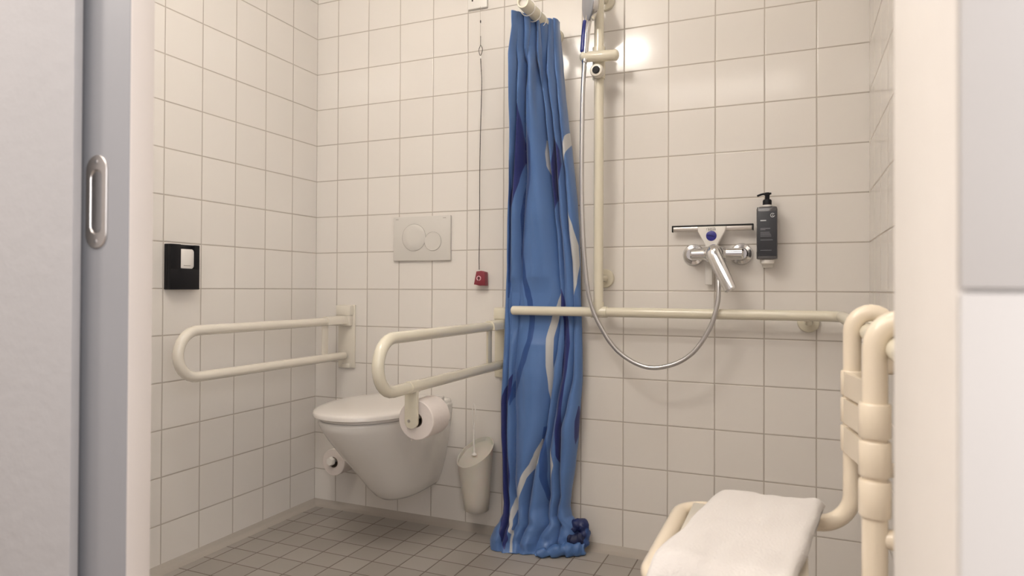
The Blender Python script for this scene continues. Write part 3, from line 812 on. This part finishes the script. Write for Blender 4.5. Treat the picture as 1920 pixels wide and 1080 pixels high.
AMP = [(1.86, 0.045), (1.6, 0.052), (1.3, 0.050), (1.05, 0.034), (0.92, 0.020), (0.835, 0.016), (0.74, 0.022), (0.6, 0.034), (0.3, 0.040), (0.1, 0.040), (0.05, 0.030), (0.0, 0.012)]
NS, NZ = 300, 560
def curtain_mesh():
    verts, faces, fields = [], [], {'teal': [], 'navy': [], 'white': []}
    for i in range(NZ + 1):
        z = 1.862 * (1 - i / NZ)
        xl, xr, yl, yr = (lerp_tab(EDGE, z, k) for k in (1, 2, 3, 4))
        fl = [-0.0] + sorted(lerp_tab(f, z, 1) for f in FOLD) + [1.0]
        amp = lerp_tab(AMP, z, 1)
        squeeze = max(0.0, 1 - abs(z - 0.836) / 0.12)
        tv, nv, wv = ([q for q in T if q[0][0] >= z >= q[-1][0]] for T in (TEAL, NAVY, WHITE))
        for j in range(NS + 1):
            s = j / NS
            k = 0
            while k < len(fl) - 2 and s > fl[k + 1]: k += 1
            wd = max(fl[k + 1] - fl[k], 0.004)
            tt = min(1, max(0, (s - fl[k]) / wd))
            am = amp * min(1.25, 0.35 + 3.2 * wd)
            bul = math.sin(PI * tt ** (0.85 if k % 2 else 1.2)) ** 0.62 if 0 < tt < 1 else 0.0
            fine = 0.0028 * noise.noise((s * 5, z * 3.0, 1.3)) + 0.0014 * noise.noise((s * 16 + z * 5, z * 6, 4.1))
            mid = 0.0035 * noise.noise((s * 2.2 - z, z * 9.0, 8.2)) * (1 - squeeze)
            low_ = max(0.0, 1 - z / 0.16)
            crumple = low_ * (0.016 * noise.noise((s * 7, z * 24, 2.7)) + 0.009 * noise.noise((s * 15, z * 40, 9.7)))
            x = xl + (xr - xl) * s + (fine * 0.8)
            y = yl + (yr - yl) * s - am * (bul - 0.45) + fine + mid + crumple
            y -= low_ ** 2 * 0.042 * math.sin(PI * s) ** 0.7
            pt = max(0.0, (z - 1.45) / 0.41)
            y += pt * 0.011 * math.sin(2 * PI * 8.5 * s + 2.0 * noise.noise((s * 3, z * 1.5, 5)))
            x += pt * 0.005 * math.cos(2 * PI * 8.5 * s)
            if squeeze > 0:
                lim = -0.0605 - 0.022 * min(1, max(0, (0.932 - x) / 0.02))
                y = y + (max(y, lim) - y) * min(1, squeeze * 2.2)
            y = min(y, -0.004)
            topw = max(0.0, (z - 1.55) / 0.312) ** 2
            zz = z - topw * (0.042 * (1 - s) + 0.005 * abs(math.sin(PI * tt)) + 0.004 * noise.noise((s * 9, 0.5, 0)))
            zz = max(zz + low_ * 0.006 * noise.noise((s * 8, 3, 1)), 0.002)
            verts.append((x, y, zz))
            for nm, act in (('teal', tv), ('navy', nv), ('white', wv)):
                fields[nm].append(stripe_field(act, z, s) * (xr - xl) * 1.0)
    for i in range(NZ):
        for j in range(NS):
            a = i * (NS + 1) + j
            faces.append((a, a + NS + 1, a + NS + 2, a + 1))
    me = bpy.data.meshes.new('cloth')
    me.from_pydata(verts, [], faces)
    for nm, vals in fields.items():
        at = me.attributes.new(nm, 'FLOAT', 'POINT')
        at.data.foreach_set('value', vals)
    me.polygons.foreach_set('use_smooth', [True] * len(faces))
    me.materials.append(M['curtain'])
    return me

cu = thing('shower_curtain', 'blue wavy-striped shower curtain gathered to a column behind the rail', 'shower curtain', (1.04, -0.09, 0.0))
cm = curtain_mesh()
cm.transform(Matrix.Translation(-Vector(cu.location)))
co = bpy.data.objects.new('cloth', cm)
COL.objects.link(co)
co.parent = cu
so = co.modifiers.new('thickness', 'SOLIDIFY')
so.thickness = 0.0009
so.offset = 0

# the loose end of the hem, bunched on the floor at the right
def bunch(c, rad, seed, twist):
    rings = []
    for i in range(1, 26):
        a = PI * i / 26
        ring = []
        for j in range(56):
            b_ = 2 * PI * j / 56
            d_ = Vector((math.sin(a) * math.cos(b_), math.sin(a) * math.sin(b_), math.cos(a)))
            f = 1 + 0.13 * math.sin(5 * b_ + twist * a + seed) * math.sin(a) + 0.18 * noise.noise(d_ * 3.1 + Vector((seed, 0, 0))) + 0.10 * noise.noise(d_ * 8 + Vector((0, seed, 0)))
            q = Vector(c) + Vector((d_.x * rad[0], d_.y * rad[1], d_.z * rad[2])) * f
            q.z = max(q.z, 0.002)
            q.y = min(q.y, -0.004)
            ring.append(q)
        rings.append(ring)
    return MB().loft(rings)
def rolled(pts, rads, seed):
    """a rolled-up fold of cloth: ridged, uneven tube lying on the floor"""
    path = smooth_path(pts, 8)
    mb = MB().tube(path, [rads[min(int(k / 8), len(rads) - 1)] * (1 + 0.10 * math.sin(k * 0.9 + seed)) for k in range(len(path))], 28, round_ends=True)
    for vx in mb.bm.verts:
        c = vx.co
        d_ = 0.007 * noise.noise(c * 34 + Vector((seed, 0, 0))) + 0.004 * noise.noise(c * 80 + Vector((0, seed, 0)))
        vx.co = c + Vector((d_, d_ * 0.5, d_))
        vx.co.z = max(vx.co.z, 0.002)
        vx.co.y = min(vx.co.y, -0.004)
    return mb
bn = rolled([(1.150, -0.075, 0.055), (1.164, -0.066, 0.078), (1.183, -0.056, 0.094), (1.202, -0.052, 0.078), (1.208, -0.056, 0.048), (1.196, -0.072, 0.026)], [0.016, 0.020, 0.023, 0.022, 0.020, 0.018], 2.0)
bn2 = rolled([(1.075, -0.165, 0.014), (1.115, -0.142, 0.018), (1.155, -0.115, 0.020), (1.190, -0.090, 0.018), (1.206, -0.074, 0.016)], [0.014, 0.020, 0.023, 0.021, 0.018], 5.0)
bn3 = rolled([(1.160, -0.085, 0.050), (1.180, -0.078, 0.046), (1.197, -0.066, 0.052)], [0.020, 0.021, 0.018], 8.0)
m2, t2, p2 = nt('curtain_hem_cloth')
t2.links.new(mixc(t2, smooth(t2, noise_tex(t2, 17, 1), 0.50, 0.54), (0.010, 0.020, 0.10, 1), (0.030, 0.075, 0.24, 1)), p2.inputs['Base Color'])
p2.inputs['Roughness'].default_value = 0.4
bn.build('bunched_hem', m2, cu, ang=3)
bn2.build('bunched_hem', M['hem_blue'], cu, ang=3)
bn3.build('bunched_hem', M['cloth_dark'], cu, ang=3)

# curtain rod: short arm off the back wall, open tube end towards the room
RA, RB = Vector((1.071, -0.318, 1.839)), Vector((1.080, -0.0005, 1.830))
dr = (RB - RA).normalized()
rod = thing('curtain_rod', 'short cream tube arm carrying the blue curtain at the top', 'curtain rod', RB)
n = 32
rref = Vector((0, 0, 1)); rs = dr.cross(rref)
def rring(c, r): return [c + r * (math.cos(2 * PI * j / n) * rref + math.sin(2 * PI * j / n) * rs) for j in range(n)]
MB().loft([rring(RB, 0.021), rring(RA + dr * 0.002, 0.021), rring(RA, 0.0195), rring(RA, 0.0155), rring(RA + dr * 0.004, 0.0145), rring(RB, 0.0145)], cap=False, closed=True).build('tube', M['cream'], rod)
MB().lathe([(0.013, 0), (0.0142, 0.001), (0.0142, 0.012), (0.013, 0.013)], RA + dr * 0.009, dr, 28).build('end_plug', M['plate'], rod)
MB().lathe([(0.026, 0.0), (0.026, 0.006), (0.024, 0.011), (0.021, 0.013), (0.021, 0.02)], (RB.x, -0.0005, RB.z), (0, -1, 0), 32).build('wall_flange', M['cream'], rod)
for s in (0.14, 0.30, 0.46, 0.62, 0.78):
    c = RA.lerp(RB, s)
    MB().tube([q for q in rring(c + Vector((0, 0, -0.003)), 0.0255)], 0.0016, 8, closed=True).build('hook', M['plastic'], cu)

# ------------------------------------------------------------------ shower seat
st = thing('shower_chair', 'cream hanging shower seat with slatted back hooked over the right rail', 'shower seat', (1.975, -1.10, 0.44))
SX, YN, YF, SR, SZ = 1.9755, -1.300, -0.900, 0.0158, 0.470
HX0, HZ0, HR = W + RY, RZ + 0.0005, 0.0340
def upright(y):
    """hook over the wall rail, then down the back"""
    pts = [Vector((HX0 + HR + 0.002, y, 0.768)), Vector((HX0 + HR + 0.002, y, HZ0))]
    for k in range(1, 13):
        a = PI * k / 12
        pts.append(Vector((HX0 + (SX - HX0 - HR - 0.002) / 2 + (HX0 + HR + 0.002 - SX) / 2 + 0.0, y, HZ0)) * 0 + Vector((((HX0 + HR + 0.002) + SX) / 2 + ((HX0 + HR + 0.002) - SX) / 2 * math.cos(a), y, HZ0 + 0.036 * math.sin(a))))
    return pts
XF = 1.668
near, far = upright(YN), upright(YF)
low_path = fillet([near[-1], (SX, YN, SZ), (XF, YN, SZ), (XF, YF - 0.012, SZ), (SX, YF, SZ), far[-1]], [0.06, 0.055, 0.055, 0.06], 10)
MB().tube(near + low_path[1:-1] + list(reversed(far)), SR, 24, round_ends=True).build('tube_frame', M['seatcream'], st)
for (za, zb) in ((0.717, 0.763), (0.666, 0.7125), (0.612, 0.6605)):
    b = MB()
    for y in (YN, YF):
        b.tube([(SX, y, za), (SX, y, za + .002), (SX, y, zb - .002), (SX, y, zb)], [0.0185, 0.0198, 0.0198, 0.0185], 28)
    rings = []
    for k in range(17):
        s = k / 16
        y = YN + (YF - YN) * s
        x = SX - 0.0165 + 0.026 * math.sin(PI * s) ** 1.3
        rings.append([(x, y, za + 0.001), (x + 0.006, y, za + 0.001), (x + 0.006, y, zb - 0.001), (x, y, zb - 0.001)])
    b.loft(rings)
    b.build('back_slat', M['seatcream'], st, ang=0.6)
MB().box((1.690, YN + 0.022, 0.466), (1.897, YF - 0.03, 0.488), 0.004).build('seat_panel', M['cream2'], st)
for ya in (YN + 0.05, YF - 0.12):
    MB().box((1.66, ya, 0.460), (1.70, ya + 0.05, 0.470), 0.002).build('panel_clip', M['cream2'], st)
for y in (YN, YF):
    MB().tube([(SX + 0.006, y, 0.583), (SX + 0.02, y, 0.583), (W - 0.008, y, 0.583)], [0.0105, 0.0135, 0.0135], 20).build('wall_spacer', M['seatcream'], st)
    MB().tube([(W - 0.010, y, 0.583), (W - 0.001, y, 0.583)], 0.016, 20).build('spacer_pad', M['plastic'], st)

# ------------------------------------------------------------------ towel
def towel_mesh():
    """folded terry towel lying over the seat panel, thick and soft-edged, drooping over the near edge"""
    # corners at seat level: far-left, far-right, near-right, near-left
    FL, FR, NR, NL = Vector((1.742, -0.935)), Vector((1.930, -0.918)), Vector((1.862, -1.43)), Vector((1.660, -1.43))
    NU, NV = 70, 90
    ztop = []
    b = bmesh.new()
    grid = {}
    for side in (0, 1):
        for i in range(NU + 1):
            for j in range(NV + 1):
                u, v = i / NU, j / NV
                q = FL.lerp(FR, u).lerp(NL.lerp(NR, u), v)
                # superellipse-rounded footprint
                e = min(u, 1 - u) * 0.19
                f = min(v, 1 - v) * 0.38
                d = 0.016
                ru = 1 - max(0, 1 - e / d) ** 2
                rv = 1 - max(0, 1 - f / d) ** 2
                th = 0.5 * (ru * rv) ** 0.5
                bow = 0.008 * noise.noise((u * 2.1, v * 2.6, 3.0)) + 0.0035 * noise.noise((u * 6, v * 7, 1.0))
                h = 0.017
                off = (2 * th if side == 0 else -2 * th) * h
                yy = q.y + 0.004 * noise.noise((u * 5, 2, 7))
                x = q.x + 0.004 * noise.noise((v * 5, 0, 7))
                over = max(0.0, -1.296 - yy)              # length hanging past the near tube
                R_ = 0.036
                al = min(over / R_, PI / 2)
                yc = max(yy, -1.296) - R_ * math.sin(al)
                zc = 0.5075 - R_ * (1 - math.cos(al)) - max(0.0, over - R_ * PI / 2)
                y = yc - math.sin(al) * off
                z = zc + math.cos(al) * off + bow * math.cos(al) * (1 if side == 0 else 0.1)
                if al == 0 and side == 1:
                    z = max(z, 0.4895)
                grid[(side, i, j)] = b.verts.new((x, y, z))
    for side in (0, 1):
        for i in range(NU):
            for j in range(NV):
                a = [grid[(side, i, j)], grid[(side, i + 1, j)], grid[(side, i + 1, j + 1)], grid[(side, i, j + 1)]]
                b.faces.new(a if side == 1 else list(reversed(a)))
    bmesh.ops.remove_doubles(b, verts=b.verts, dist=0.0004)
    bmesh.ops.recalc_face_normals(b, faces=b.faces)
    mb = MB()
    mb._join(b)
    return mb
tw = towel_mesh()
tag(tw.build('towel', M['towel'], loc=(1.80, -1.11, 0.489), ang=3), 'folded white terry towel lying on the cream shower seat', 'towel')
